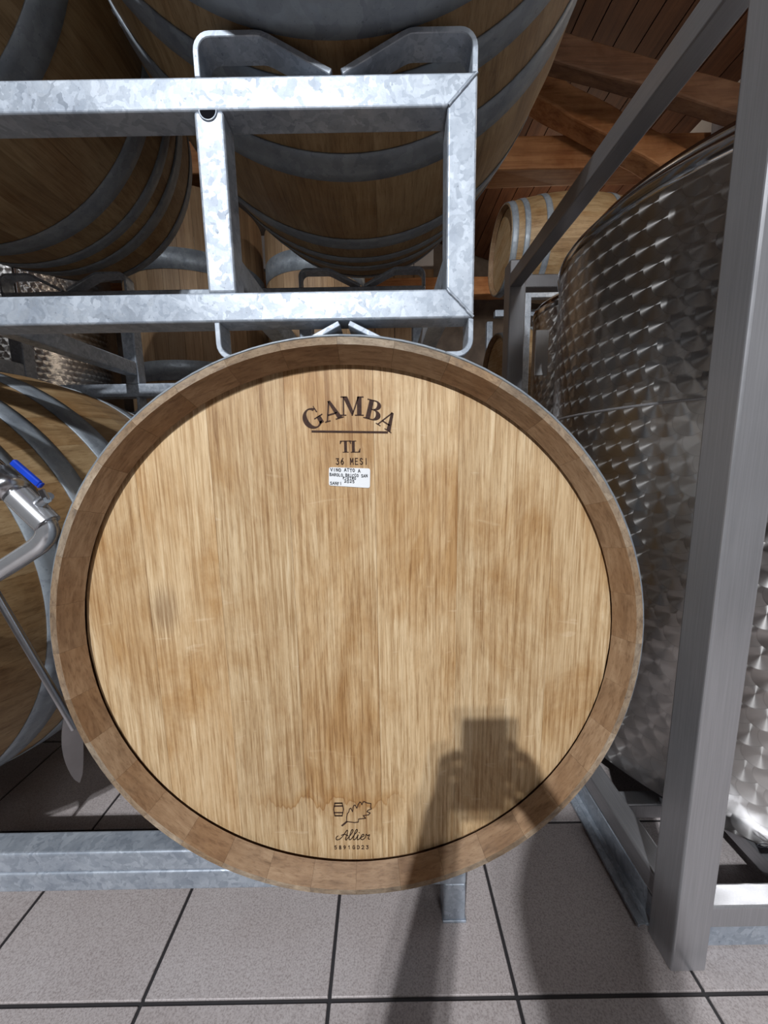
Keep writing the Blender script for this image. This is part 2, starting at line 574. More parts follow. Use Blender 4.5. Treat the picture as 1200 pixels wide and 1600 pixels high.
# ------------------------------------------------------------------ setting: floor, roof, walls
XL, XR, YF, YB = -5.5, 2.62, -4.2, 6.2
floor = MB().box(XL, XR, YF, YB, -0.15, -0.0035).build('floor', M['slab'])
tag(floor, kind='structure')
tile_me = MB().box(-(TPX - GROUT) / 2, (TPX - GROUT) / 2, -(TPY - GROUT) / 2, (TPY - GROUT) / 2, -0.012, 0.0).mesh('tile', M['tile'])
for i in range(-8, 7):
    for j in range(-5, 6):
        t = link('tile', tile_me, floor, (TX0 + (i + 0.5) * TPX, TY0 + (j + 0.5) * TPY, 0))
        addbevel(t, 0.0012, 1)

SL = 0.33            # slope of the roof, falling to the right
RIDGE = -2.4


def roof_z(x):
    return 4.02 - SL * (abs(x - RIDGE) - (1.32 - RIDGE))


ceil = MB()
for (xa, xb) in ((XL - 0.3, RIDGE), (RIDGE, XR + 0.3)):
    za, zb = roof_z(xa), roof_z(xb)
    ceil.add([(xa, YF, za + .03), (xb, YF, zb + .03), (xb, YB, zb + .03), (xa, YB, za + .03), (xa, YF, za + .15), (xb, YF, zb + .15), (xb, YB, zb + .15), (xa, YB, za + .15)],
             [(0, 3, 2, 1), (4, 5, 6, 7), (0, 1, 5, 4), (1, 2, 6, 5), (2, 3, 7, 6), (3, 0, 4, 7)])
ceiling = ceil.build('ceiling', M['plank'])
tag(ceiling, kind='structure')
PW = 0.16
plank_me = MB().box(-PW / 2 + .004, PW / 2 - .004, 0, YB - 0.9, 0.0, 0.035).mesh('plank', M['plank'])
k = 0
x = XR + 0.1
while x > 0.0:
    p = link('plank', plank_me, ceiling, (x, 0.85, roof_z(x)), (0, math.atan(SL), 0))
    x -= PW * math.cos(math.atan(SL))


def beam(name, x0, x1, y0, y1, zt0, zt1, h, mat, label, parent=None):
    b = MB()
    n = 14
    vs = []
    rnd = random.Random(hash(name) % 1000 if False else int(1000 * y0))
    for i in range(n + 1):
        f = i / n
        x = x0 + (x1 - x0) * f
        z = zt0 + (zt1 - zt0) * f
        w = [rnd.uniform(-0.008, 0.008) for _ in range(4)]
        vs += [(x, y0 + w[0], z - h + w[1]), (x, y1, z - h + w[2]), (x, y1, z), (x, y0 + w[3], z)]
    fs = [(0, 1, 2, 3), tuple(4 * n + q for q in (3, 2, 1, 0))]
    for i in range(n):
        a, c = 4 * i, 4 * i + 4
        for q in range(4):
            fs.append((a + q, c + q, c + (q + 1) % 4, a + (q + 1) % 4))
    b.add(vs, fs)
    o = b.build(name, mat, None, 0.012, 2)
    tag(o, label, 'beam', 'roof timbers')
    return o


beam('tie_beam', -5.2, 2.60, 3.2, 3.42, 3.36, 3.36, 0.225, M['beam'], 'level brown tie beam of the roof truss above the far barrels')
beam('rafter', 0.60, 2.45, 3.0, 3.16, 3.90, 3.0, 0.20, M['beam'], 'light brown sloping rafter meeting the level tie beam')
beam('old_rafter', -1.0, 2.40, 2.68, 2.78, 4.09, 3.205, 0.17, M['log'], 'dark rough sloping rafter just under the roof planks')
beam('far_tie_beam', -5.2, 2.60, 5.3, 5.5, 3.30, 3.30, 0.22, M['beam'], 'farthest level tie beam near the end wall')

wr = MB().box(XR, XR + 0.2, YF, YB, 0, 4.2).build('wall_right', M['plaster'])
tag(wr, kind='structure')
wl = MB().box(XL - 0.2, XL, YF, YB, 0, 4.6).build('wall_left', M['stone'])
tag(wl, kind='structure')
wf = MB().box(XL, XR, YF - 0.2, YF, 0, 5.4).build('wall_front', M['stone'])
tag(wf, kind='structure')
wb = MB().box(XL, XR, YB, YB + 0.2, 0, 5.4).build('wall_back', M['stone'])
tag(wb, kind='structure')
pan_me = MB().box(0, 0.30, 0, 0.03, 0, 0.46).mesh('panel', M['plaster'])
lin_me = MB().box(0, 0.30, 0, 0.03, 0, 3.78).mesh('board', M['vat'])
for i in range(14):
    xx = -3.5 + i * 0.31
    p = link('panel', pan_me, wb, (xx, YB - 0.032, 3.85)); addbevel(p, 0.004, 1)
    p = link('board', lin_me, wb, (xx, YB - 0.032, 0.02)); addbevel(p, 0.004, 1)
# white duct boxes on the right wall below the roof
duct = thing('wall_duct', 'white boxed duct on the right wall under the roof', 'duct', (XR, 3.0, 3.0))
MB().box(-0.14, -0.001, -0.75, 0.12, 0.12, 0.36).build('casing', M['plaster'], duct, 0.006)
MB().box(-0.14, -0.001, -0.75, 0.12, -0.10, 0.10).build('casing', M['plaster'], duct, 0.006)
MB().box(-0.152, -0.141, -0.02, 0.0, -0.12, 0.38).build('cover_strip', M['plaster'], duct, 0.002)


# ------------------------------------------------------------------ barrels
def barrel_meshes(tagname, Rb, Re, hl, nst, hoops, chime=0.032, nseg=18):
    """returns shared meshes of one kind of barrel; axis along local Y, front at -hl"""
    half = math.pi / nst * 0.9965
    prof = lambda t: Rb - (Rb - Re) * abs(t) ** 1.65
    b = MB()
    sub = 3
    angs = [-half + 2 * half * i / sub for i in range(sub + 1)]
    def ringpt(r, y, a):
        return (r * math.sin(a), y, r * math.cos(a))
    ts = [-1 + 2 * i / nseg for i in range(nseg + 1)]
    th = 0.028
    outer = [(prof(t), t * hl) for t in ts]
    e = 0.0085
    c = chime
    # closed loop of the stave's lengthwise section
    loop = outer + [(Re - e, hl), (Re - .026, hl - c * .9), (Re - .019, hl - c), (Re - th - .006, hl - c - .03)] + \
        [(prof(t) - th, t * hl) for t in ts[-3:1:-1]] + \
        [(Re - th - .006, -hl + c + .03), (Re - .0165, -hl + c + .012), (Re - .0165, -hl + c - .004), (Re - .0255, -hl + c - .006), (Re - e, -hl)]
    no = len(outer)
    nl = len(loop)
    vs = [ringpt(r, y, a) for r, y in loop for a in angs]
    w = sub + 1
    fs, ms = [], []
    for i in range(nl):
        j = (i + 1) % nl
        m = 0
        if i == nl - 1 or i == no - 1:
            m = 2
        elif i >= no:
            m = 1
        for q in range(sub):
            fs.append((i * w + q, i * w + q + 1, j * w + q + 1, j * w + q)); ms.append(m)
    o = len(b.v)
    b.v += vs
    for f, m in zip(fs, ms):
        b.f.append(f); b.m.append(m); b.sm.append(False)
    for side in (0, sub):
        b.f.append(tuple(i * w + side for i in range(nl))); b.m.append(1); b.sm.append(False)
    stave = b.mesh('stave', [M['stave'], M['chime'], M['end']])
    hm = []
    for (d0, d1) in hoops:
        for sgn in (-1, 1):
            h = MB()
            y0, y1 = sgn * (hl - d0), sgn * (hl - d1)
            pr = []
            for q in range(4):
                y = y0 + (y1 - y0) * q / 3
                pr.append((prof(y / hl) + 0.003, y))
            pr += [(r - 0.0028, y) for r, y in reversed(pr)]
            h.lathe(pr, 96, 'Y', closed=True)
            me = h.mesh('hoop', M['hoop'])
            hm.append((me, (y0 + y1) / 2, prof((y0 + y1) / 2 / hl)))
    return dict(stave=stave, hoops=hm, Rb=Rb, Re=Re, hl=hl, nst=nst, chime=chime, rh=Re - .0225)


def board_mesh(r, x0, x1, th=0.02):
    b = MB()
    n = 14
    g = 0.00015
    xs = [x0 + g + (x1 - x0 - 2 * g) * i / n for i in range(n + 1)]
    zz = [math.sqrt(max(1e-6, r * r - x * x)) for x in xs]
    front = [(x, 0, z) for x, z in zip(xs, zz)] + [(x, 0, -z) for x, z in reversed(list(zip(xs, zz)))]
    m_ = len(front)
    back = [(x, th, z) for x, _, z in front]
    b.add(front + back, [tuple(range(m_)), tuple(reversed(range(m_, 2 * m_)))] + [(i, (i + 1) % m_, (i + 1) % m_ + m_, i + m_) for i in range(m_)])
    return b.mesh('head_board', M['head'])


rivet_me = MB().lathe([(0.0055, 0), (0.0045, 0.0018), (0.0, 0.0026)], 8).mesh('rivet', M['rod'])


def place_barrel(kind, boards, label, loc, rotz=0.0, tilt=0.0, seed=1, group=None, name='oak_barrel', rivets=True, phase=0.0):
    rnd = random.Random(seed)
    root = thing(name, label, 'barrel', loc, rotz, group)
    n = kind['nst']
    for i in range(n):
        a = 2 * math.pi * (i + phase) / n + tilt
        link('stave', kind['stave'], root, None, (0, a, 0))
    for me, y, r in kind['hoops']:
        h = link('hoop', me, root)
        if rivets:
            a = rnd.uniform(0, 6.28)
            for k in (0, 0.045):
                link('rivet', rivet_me, h, ((r + .003) * math.sin(a + k), y, (r + .003) * math.cos(a + k)), (0, a + k, 0))
    for i, me in enumerate(boards):
        o = link('head_board', me, root, (0, -kind['hl'] + kind['chime'], 0), (0, tilt * 1.0, 0))
        o.color = (rnd.uniform(0.45, 0.6), rnd.uniform(0.4, 0.8), rnd.uniform(0.1, 0.9), 1)
    return root


HL = 0.53
TON = barrel_meshes('tonneau', 0.499, 0.3975, HL, 36, [(0.004, 0.05), (0.147, 0.200), (0.25, 0.292), (0.365, 0.425)])
seams = [-0.384, -0.280, -0.178, -0.075, 0.041, 0.153, 0.283, 0.384]
rh = TON['rh']
seams[0], seams[-1] = -rh, rh
TB = [board_mesh(rh, seams[i], seams[i + 1]) for i in range(len(seams) - 1)]
AX, AZ = -0.0525, 0.690
MAIN_Y = 0.464 + HL
main = place_barrel(TON, TB, 'large pale oak barrel in the centre with branded lettering on its round head', (AX, MAIN_Y, AZ), seed=4, phase=0.5)
_cols = [(0.52, 0.45, 0.11), (0.62, 0.35, 0.52), (0.44, 0.55, 0.30), (0.56, 0.60, 0.73), (0.60, 0.50, 0.87), (0.48, 0.55, 0.42), (0.50, 0.40, 0.66)]
for o, c in zip([c for c in main.children if c.name.startswith('head_board')], _cols):
    o.color = (*c, 1)
UZ, UY = 2.014, 0.975
LX = -1.072
place_barrel(TON, TB, 'dark underside of the large oak barrel resting on the rack above the branded barrel', (-0.06, UY, UZ), tilt=0.5, seed=2)
place_barrel(TON, TB, 'oak barrel in deep shade on the rack at the upper left', (LX, UY + 0.0, UZ), tilt=0.9, seed=3)
place_barrel(TON, TB, 'oak barrel with wide grey hoops at the lower left behind the blue valve', (LX, MAIN_Y + 0.04, AZ), tilt=0.3, seed=5)

# ------------------------------------------------------------------ brand marks on the main barrel head
HY = 0.464 + TON['chime']            # plane of the head
def hp(px, py):
    p = at(px, py, HY)
    return (p.x - AX, p.z - AZ)


def flat(polys, name, mat, parent, th=0.0006, y=0.0):
    """polygons (x, z) lying on the head, th proud"""
    b = MB()
    for pl in polys:
        n = len(pl)
        b.add([(x, y - th, z) for x, z in pl] + [(x, y + 0.0005, z) for x, z in pl], [tuple(range(n))] + [(i, (i + 1) % n, (i + 1) % n + n, i + n) for i in range(n)])
    me = b.mesh(name, mat)
    o = link(name, me, parent, (0, -HL + TON['chime'], 0))
    return o


def ribbon(pts, w, closed=False):
    out = []
    q = list(pts) + ([pts[0]] if closed else [])
    for (x0, z0), (x1, z1) in zip(q, q[1:]):
        dx, dz = x1 - x0, z1 - z0
        l = math.hypot(dx, dz) or 1e-9
        ux, uz = dx / l, dz / l
        nx, nz = -uz * w / 2, ux * w / 2
        e = w * 0.35
        x0, z0, x1, z1 = x0 - ux * e, z0 - uz * e, x1 + ux * e, z1 + uz * e
        out.append([(x0 + nx, z0 + nz), (x0 - nx, z0 - nz), (x1 - nx, z1 - nz), (x1 + nx, z1 + nz)])
    return out


def rect(x0, z0, x1, z1):
    return [(x0, z0), (x1, z0), (x1, z1), (x0, z1)]


def bowl(cx, cz, ro, rzo, ri, rzi, a0, a1, n=14, sx=0.0):
    out = []
    for i in range(n):
        q = []
        for a, (rx, rz, ox) in ((i, (ro, rzo, 0)), (i + 1, (ro, rzo, 0)), (i + 1, (ri, rzi, sx)), (i, (ri, rzi, sx))):
            t = math.radians(a0 + (a1 - a0) * a / n)
            q.append((cx + ox + rx * math.cos(t), cz + rz * math.sin(t)))
        out.append(q)
    return out


SERIF = {
    'A': (1.0, [[(.09, .03), (.16, .03), (.53, 1), (.46, 1)], [(.42, 1.0), (.57, 1.0), (.95, .03), (.70, .03)], rect(.24, .29, .74, .36), rect(0, 0, .30, .05), rect(.58, 0, 1.03, .05)]),
    'M': (1.22, [rect(.11, .03, .18, .97), rect(0, 0, .30, .05), rect(0, .95, .3, 1), [(.10, 1), (.36, 1), (.69, .22), (.60, 0.0)], [(.58, 0), (.64, .0), (1.0, 1), (.92, 1)], rect(.88, .03, 1.12, .97), rect(.76, 0, 1.24, .05), rect(.9, .95, 1.24, 1)]),
    'B': (0.86, [rect(.11, .03, .34, .97), rect(0, 0, .48, .05), rect(0, .95, .46, 1), rect(.3, .50, .5, .55)] + bowl(.44, .76, .33, .24, .12, .19, -90, 90) + bowl(.46, .27, .40, .27, .15, .22, -90, 90)),
    'G': (1.02, bowl(.50, .5, .50, .52, .26, .46, 42, 318, 26, .02) + [rect(.70, .06, .92, .44), rect(.56, .40, 1.05, .45), [(.82, .66), (.89, .66), (.87, 1.0), (.83, 1.0)]]),
    'T': (0.96, [rect(.36, .03, .60, .97), rect(.22, 0, .74, .05), rect(.02, .94, .94, 1), [(.0, .72), (.05, .72), (.16, .95), (.02, 1)], [(.96, .72), (.91, .72), (.80, .95), (.94, 1)]]),
    'L': (0.88, [rect(.12, .03, .36, .97), rect(0, 0, .8, .06), rect(0, .95, .5, 1), [(.84, .34), (.79, .34), (.66, .04), (.82, 0)]]),
}


def xf(polys, s, ox, oz, rot=0.0):
    c, sn = math.cos(rot), math.sin(rot)
    return [[(ox + s * (x * c - z * sn), oz + s * (x * sn + z * c)) for x, z in p] for p in polys]


def clip_flat(polys, name, mat):
    return flat(polys, name, mat, main)


# arched maker's name
arch = []
c0 = hp(546, 650)
letters = [('G', 505, 653, 27, 30), ('A', 519, 651, 0, 24), ('M', 549, 636, 0, 26), ('B', 580, 640, 0, 26), ('A', 602, 655, 0, 24)]
# (letter, centre px, centre py, tilt in degrees, cap height in px)
letters = [('G', 488.5, 653.5, 30, 27.5), ('A', 518, 641.5, 15, 27), ('M', 550, 634.5, -1, 26), ('B', 583.5, 641, -15, 27), ('A', 606, 657, -33, 25)]
for ch, cx, cy, tl, hgt in letters:
    w, pl = SERIF[ch]
    x, z = hp(cx, cy)
    s = hgt / 1073.0
    c, sn = math.cos(math.radians(tl)), math.sin(math.radians(tl))
    ox = x - s * (w / 2 * c - .5 * sn)
    oz = z - s * (w / 2 * sn + .5 * c)
    arch += xf(pl, s, ox, oz, math.radians(tl))
clip_flat(arch, 'burnt_name', M['burnt'])['label'] = 'dark arched lettering burnt into the head'
clip_flat(ribbon([hp(488, 674), hp(605, 675.5)], 0.0026), 'burnt_line', M['burnt'])
tl_ = []
for ch, px0 in (('T', 531.5), ('L', 548)):
    x, z = hp(px0, 707)
    tl_ += xf(SERIF[ch][1], 16.5 / 1073, x, z, 0)
clip_flat(tl_, 'burnt_letters', M['burnt'])

STROKE = {
    '0': [[(.5, 1), (.15, .8), (.1, .5), (.15, .2), (.5, 0), (.85, .2), (.9, .5), (.85, .8), (.5, 1)]],
    '1': [[(.3, .8), (.55, 1), (.55, 0)]],
    '2': [[(.1, .8), (.3, 1), (.7, 1), (.88, .78), (.8, .5), (.1, 0), (.95, 0)]],
    '3': [[(.1, .95), (.85, .95), (.45, .58), (.8, .5), (.88, .25), (.65, .02), (.3, 0), (.08, .15)]],
    '5': [[(.85, 1), (.2, 1), (.15, .55), (.5, .62), (.85, .45), (.85, .15), (.5, 0), (.1, .1)]],
    '6': [[(.75, 1), (.3, .65), (.12, .3), (.3, .03), (.65, .03), (.88, .3), (.7, .55), (.4, .58), (.18, .4)]],
    '8': [[(.5, .52), (.2, .7), (.25, .95), (.5, 1), (.75, .95), (.8, .7), (.5, .52), (.15, .3), (.2, .05), (.5, 0), (.8, .05), (.85, .3), (.5, .52)]],
    '9': [[(.82, .6), (.6, .42), (.3, .45), (.12, .7), (.3, .97), (.65, .97), (.85, .7), (.7, .3), (.3, 0)]],
    'A': [[(0, 0), (.5, 1), (1, 0)], [(.2, .38), (.8, .38)]],
    'B': [[(.1, 0), (.1, 1), (.6, 1), (.8, .8), (.6, .55), (.1, .55)], [(.6, .55), (.9, .3), (.65, 0), (.1, 0)]],
    'C': [[(.9, .85), (.6, 1), (.25, .9), (.08, .5), (.25, .1), (.6, 0), (.9, .15)]],
    'D': [[(.1, 0), (.1, 1), (.5, 1), (.85, .8), (.92, .5), (.85, .2), (.5, 0), (.1, 0)]],
    'E': [[(.85, 1), (.12, 1), (.12, 0), (.88, 0)], [(.12, .52), (.75, .52)]],
    'F': [[(.85, 1), (.12, 1), (.12, 0)], [(.12, .52), (.7, .52)]],
    'G': [[(.9, .85), (.6, 1), (.25, .9), (.08, .5), (.25, .1), (.6, 0), (.9, .12), (.9, .45), (.55, .45)]],
    'I': [[(.5, 0), (.5, 1)]],
    'L': [[(.15, 1), (.15, 0), (.85, 0)]],
    'M': [[(.05, 0), (.12, 1), (.5, .35), (.88, 1), (.95, 0)]],
    'N': [[(.1, 0), (.1, 1), (.9, 0), (.9, 1)]],
    'O': [[(.5, 1), (.15, .8), (.06, .5), (.15, .2), (.5, 0), (.85, .2), (.94, .5), (.85, .8), (.5, 1)]],
    'P': [[(.12, 0), (.12, 1), (.65, 1), (.88, .78), (.65, .52), (.12, .52)]],
    'R': [[(.12, 0), (.12, 1), (.65, 1), (.88, .78), (.65, .52), (.12, .52)], [(.5, .52), (.9, 0)]],
    'S': [[(.88, .85), (.55, 1), (.2, .92), (.15, .68), (.5, .52), (.85, .35), (.82, .1), (.5, 0), (.1, .12)]],
    'T': [[(.0, 1), (1, 1)], [(.5, 1), (.5, 0)]],
    'V': [[(0, 1), (.5, 0), (1, 1)]],
    ' ': [],
}


def text_px(txt, x0, y0, x1, y1, hpx, w, fill=0.62, seed=None):
    """stroke text from pixel (x0,y0) to (x1,y1) on its base line"""
    out = []
    n = len(txt)
    rnd = random.Random(seed or 1)
    for i, ch in enumerate(txt):
        f = i / n
        jx = jy = 0
        if seed:
            jy = rnd.uniform(-.5, .5)
        x, z = hp(x0 + (x1 - x0) * f, y0 + (y1 - y0) * f + jy)
        adv = (x1 - x0) / n / 1073
        sw, sh = adv * fill, hpx / 1073
        for pl in STROKE[ch]:
            out += ribbon([(x + a * sw, z + b * sh) for a, b in pl], w)
    return out


clip_flat(text_px('36 MESI', 525, 725.5, 577, 725.5, 8.5, 0.0011), 'burnt_months', M['burnt'])
clip_flat(text_px('5891GD23', 522.5, 1326.5, 579, 1326, 6.5, 0.0009, .62), 'burnt_number', M['burnt'])

# little cask and oak leaf
def cpx(x, y):
    return hp(460 + x / 6.0, 1220 + y / 6.0)
ic = ribbon([cpx(*p) for p in ((380, 207), (448, 207), (460, 265), (448, 327), (380, 327), (368, 265))], 0.0013, True)
ic += ribbon([cpx(374, 236), cpx(454, 234)], 0.0020) + ribbon([cpx(372, 297), cpx(455, 297)], 0.0018) + ribbon([cpx(378, 209), cpx(449, 208)], .0018) + ribbon([cpx(380, 326), cpx(448, 326)], .0018)
clip_flat(ic, 'burnt_cask_mark', M['burnt'])
leaf = [(490, 380), (489, 340), (496, 308), (510, 290), (516, 262), (530, 256), (545, 288), (549, 250), (556, 231), (570, 226), (585, 255), (600, 217), (613, 198), (622, 200), (632, 222), (645, 196), (658, 195), (682, 207), (718, 212), (715, 248), (722, 262), (690, 275), (680, 288), (710, 300), (695, 318), (645, 325), (668, 350), (602, 357), (598, 386), (560, 390), (490, 380)]
lf = ribbon([cpx(*p) for p in leaf], 0.0012) + ribbon([cpx(448, 418), cpx(490, 383)], 0.0026)
clip_flat(lf, 'burnt_oak_leaf', M['burnt'])


def smooth(pts, n=5):
    out = []
    P = [pts[0]] + list(pts) + [pts[-1]]
    for i in range(1, len(P) - 2):
        p0, p1, p2, p3 = P[i - 1], P[i], P[i + 1], P[i + 2]
        for k in range(n):
            t = k / n
            out.append(tuple(0.5 * (2 * p1[d] + (p2[d] - p0[d]) * t + (2 * p0[d] - 5 * p1[d] + 4 * p2[d] - p3[d]) * t * t + (3 * p1[d] - p0[d] - 3 * p2[d] + p3[d]) * t ** 3) for d in (0, 1)))
    out.append(pts[-1])
    return out


script = [
    [(410, 515), (392, 530), (395, 550), (425, 545), (455, 515), (480, 478), (497, 462), (494, 500), (478, 545), (492, 552)],
    [(440, 510), (470, 500), (505, 515)],
    [(492, 545), (520, 515), (545, 478), (548, 458), (536, 462), (520, 505), (512, 545), (528, 548), (545, 528)],
    [(545, 528), (562, 505), (588, 472), (588, 456), (576, 462), (560, 505), (552, 545), (568, 548), (585, 528)],
    [(585, 528), (598, 505), (588, 545), (602, 548), (622, 528)],
    [(606, 482), (608, 486)],
    [(622, 530), (650, 515), (648, 500), (632, 508), (622, 540), (640, 550), (664, 532)],
    [(664, 532), (672, 500), (686, 512), (704, 505), (692, 540), (706, 545)],
]
sc_ = []
for s in script:
    sc_ += ribbon([cpx(*p) for p in smooth(s)], 0.0011)
clip_flat(sc_, 'burnt_script', M['burnt'])

# the paper sticker (a thing stuck on the barrel)
sk = thing('paper_sticker', 'small white handwritten sticker below the branded letters on the barrel head', 'label', (AX, HY, AZ))
cs = [hp(514, 730), hp(578.5, 732), hp(578, 762.5), hp(514, 758.5)]
def rounded(corners, r=0.003):
    out = []
    n = len(corners)
    for i in range(n):
        p, a, c = Vector(corners[i]), Vector(corners[i - 1]), Vector(corners[(i + 1) % n])
        u, v = (a - p).normalized() * r, (c - p).normalized() * r
        for k in range(5):
            t = k / 4
            q = (p + u) * (1 - t) ** 2 + p * 2 * t * (1 - t) + (p + v) * t * t
            out.append((q.x, q.y))
    return out
sb = MB()
rp = rounded(cs)
n = len(rp)
sb.add([(x, -0.0008, z) for x, z in rp] + [(x, -0.0001, z) for x, z in rp], [tuple(range(n))] + [(i, (i + 1) % n, (i + 1) % n + n, i + n) for i in range(n)])
sb.build('paper', M['paper'], sk)
hw = text_px('VINO ATTO A', 516.5, 736.3, 564, 737.8, 4.4, .0008, .70, 3) + text_px('BAROLO BRICCO SAN', 515.5, 743.2, 575, 746.0, 3.9, .0007, .72, 5) + \
    text_px('PIETRO', 536, 748.8, 557, 749.6, 3.4, .0007, .72, 7) + text_px('2025', 538, 753.8, 555, 754.5, 3.8, .0007, .68, 8) + text_px('SANFI', 516, 757.0, 535, 758.0, 4.0, .0007, .7, 9)
hb = MB()
for pl in hw:
    n = len(pl)
    hb.add([(x, -0.0012, z) for x, z in pl] + [(x, -0.0007, z) for x, z in pl], [tuple(range(n))] + [(i, (i + 1) % n, (i + 1) % n + n, i + n) for i in range(n)])
hb.build('handwriting', M['ink'], sk)

# ------------------------------------------------------------------ barrel racks
T = 0.045
FY, RY = 0.640, 1.330      # front faces of the front and rear frames


def saddle_pts(xc, zb, up, half=0.212, hgt=0.052, drop=0.0):
    """left half of a saddle bar: leg, rounded corner, flat shoulder, slope to the middle"""
    r = 0.022
    d = 1 if up else -1
    L = xc - half + 0.00425
    zt = zb + d * hgt
    pts = [(L, zb)] + [(L + r - r * math.cos(a), zt - d * r + d * r * math.sin(a)) for a in [math.radians(15 * i) for i in range(7)]]
    pts += [(xc - 0.118, zt), (xc - 0.110, zt - d * 0.001), (xc - 0.100, zt - d * 0.005), (xc - 0.008, zb + d * 0.004)]
    return pts


def add_saddle(parent, xc, zb, up, y0, hgt=0.055):
    b = MB()
    pl = saddle_pts(xc, zb, up, hgt=hgt)
    b.strip(pl, 0.0085, y0 + .001, y0 + T - .001)
    b.strip([(2 * xc - x, z) for x, z in pl], 0.0085, y0 + .001, y0 + T - .001)
    return b.build('saddle', M['galv'], parent, 0.001, 1)


def tube_part(name, parent, x0, x1, y0, y1, z0, z1, mat='galv'):
    return MB().box(x0, x1, y0, y1, z0, z1).build(name, M[mat], parent, 0.0045, 3)


def prism(name, parent, poly, y0, y1):
    n = len(poly)
    b = MB()
    b.add([(x, y0, z) for x, z in poly] + [(x, y1, z) for x, z in poly], [tuple(range(n)), tuple(reversed(range(n, 2 * n)))] + [(i, (i + 1) % n, (i + 1) % n + n, i + n) for i in range(n)])
    return b.build(name, M['galv'], parent, 0.0035, 3)


CX = -0.56                      # middle of the two-barrel rack
XA, XE = CX - 0.712, CX + 0.712
POSTS = [XE - T, CX + 0.282, CX - 0.282 - T, XA]
rack = thing('barrel_rack', 'galvanised steel barrel rack with curved saddles between the two barrel tiers', 'rack', (0, 0, 0))
ZB0, ZB1, ZT0, ZT1 = 1.167, 1.212, 1.467, 1.512
for y0 in (FY, RY):
    prism('bottom_rail', rack, [(XA, ZB0), (XE, ZB0), (XE - T, ZB1), (XA + T, ZB1)], y0, y0 + T)
    prism('top_rail', rack, [(XA + T, ZT0), (XE - T, ZT0), (XE, ZT1), (XA, ZT1)], y0, y0 + T)
    prism('post', rack, [(XE - T, ZB1), (XE, ZB0), (XE, ZT1), (XE - T, ZT0)], y0, y0 + T)
    prism('post', rack, [(XA, ZB0), (XA + T, ZB1), (XA + T, ZT0), (XA, ZT1)], y0, y0 + T)
    for (xa, za, xb, zb) in ((XE - T, ZT0, XE, ZT1), (XE - T, ZB1, XE, ZB0), (XA + T, ZT0, XA, ZT1), (XA + T, ZB1, XA, ZB0)):
        rw = random.Random(int(1000 * (xa + za)))
        MB().tube([(xa + (xb - xa) * f + rw.uniform(-.001, .001), y0 - .0002, za + (zb - za) * f + rw.uniform(-.001, .001)) for f in [0.03 + .94 * q / 9 for q in range(10)]],
                  [0.0016 + rw.uniform(0, .0009) for _ in range(10)], 8).build('weld', M['galv'], rack)
    for i, px in enumerate(POSTS[1:3]):
        tube_part('post', rack, px, px + T, y0 + .0006, y0 + T - .0006, ZB1 - .001, ZT0 + .001)
    for xc in (XE - 0.212, XA + 0.212):
        add_saddle(rack, xc, ZT1, True, y0)
        add_saddle(rack, xc, ZB0, False, y0)
for px in POSTS:
    tube_part('depth_tube', rack, px + .002, px + T - .002, FY + T - .001, RY + .001, 1.238, 1.283)
# drain notches on the inner posts: black half-discs paint the shade inside
for px in POSTS[1:3]:
    b = MB()
    n = 12
    pts = [(px + T / 2 + 0.0115 * math.cos(math.pi + math.pi * i / n), ZT0 - 0.0005 + 0.0115 * math.sin(math.pi + math.pi * i / n)) for i in range(n + 1)]
    b.add([(x, FY - .0015, z) for x, z in pts] + [(x, FY + .002, z) for x, z in pts], [tuple(range(n + 1))] + [(i, i + 1, i + n + 2, i + n + 1) for i in range(n)])
    b.build('drain_hole_shade', M['hole_shade'], rack)
    b = MB()
    q = [(px + T / 2 + 0.013 * math.cos(math.pi + math.pi * i / n), ZT0 + 0.013 * math.sin(math.pi + math.pi * i / n)) for i in range(n + 1)]
    b.tube([(x, FY - .0003, z) for x, z in q], 0.0014, 6)
    b.build('hole_rim', M['galv'], rack)

base = thing('base_rack', 'low galvanised steel floor rack carrying the lower barrels', 'rack', (0, 0, 0))
for y0 in (FY - 0.02, RY):
    tube_part('lower_rail', base, XA, XE, y0, y0 + T, 0.092, 0.1365)
    tube_part('upper_rail', base, XA, XE, y0, y0 + T, 0.1385, 0.183)
    for px in (POSTS[0], POSTS[3]):
        tube_part('leg', base, px, px + T, y0 + .001, y0 + T - .001, 0.004, 0.092)
        MB().box(px - .0015, px + T + .0015, y0 - .001, y0 + T + .001, 0.0, 0.006).build('foot_plate', M['galv'], base, .001, 1)
    for xc in (XE - 0.212, XA + 0.212):
        add_saddle(base, xc, 0.183, True, y0, 0.070)
for px in (POSTS[0], POSTS[3]):
    tube_part('depth_tube', base, px + .002, px + T - .002, FY + T - .021, RY + .001, 0.10, 0.135)

# ------------------------------------------------------------------ racking wand with valve, pipe and paddle (lower left)
wand = thing('racking_wand', 'steel racking pipe with blue-handled valve, braided hose and flat paddle at lower left', 'valve', (0, 0, 0))
WY = 0.50
w = lambda x, y, Y=WY: tuple(at(x, y, Y))
pA, pB = at(48, 793, WY), at(-2, 745, WY)
dirv = (pB - pA).normalized()
MB().tube([pA + dirv * 0.040, pA + dirv * 0.30 + Vector((-.03, .0, .03)), pA + dirv * 0.5 + Vector((-.15, 0.02, .0))], 0.0165, 16).build('hose', M['hose'], wand)
b = MB()
b.tube([pA + dirv * 0.022, pA + dirv * 0.030, pA + dirv * 0.030, pA + dirv * 0.050, pA + dirv * 0.050, pA + dirv * 0.062], [0.0165, 0.0165, 0.0195, 0.0195, 0.018, 0.018], 20)
b.build('collar', M['rod'], wand)
v0, v1 = pA + dirv * 0.026, pA - dirv * 0.030
vb = MB().tube([v0, v1], 0.0165, 20).build('valve_body', M['pipe'], wand)
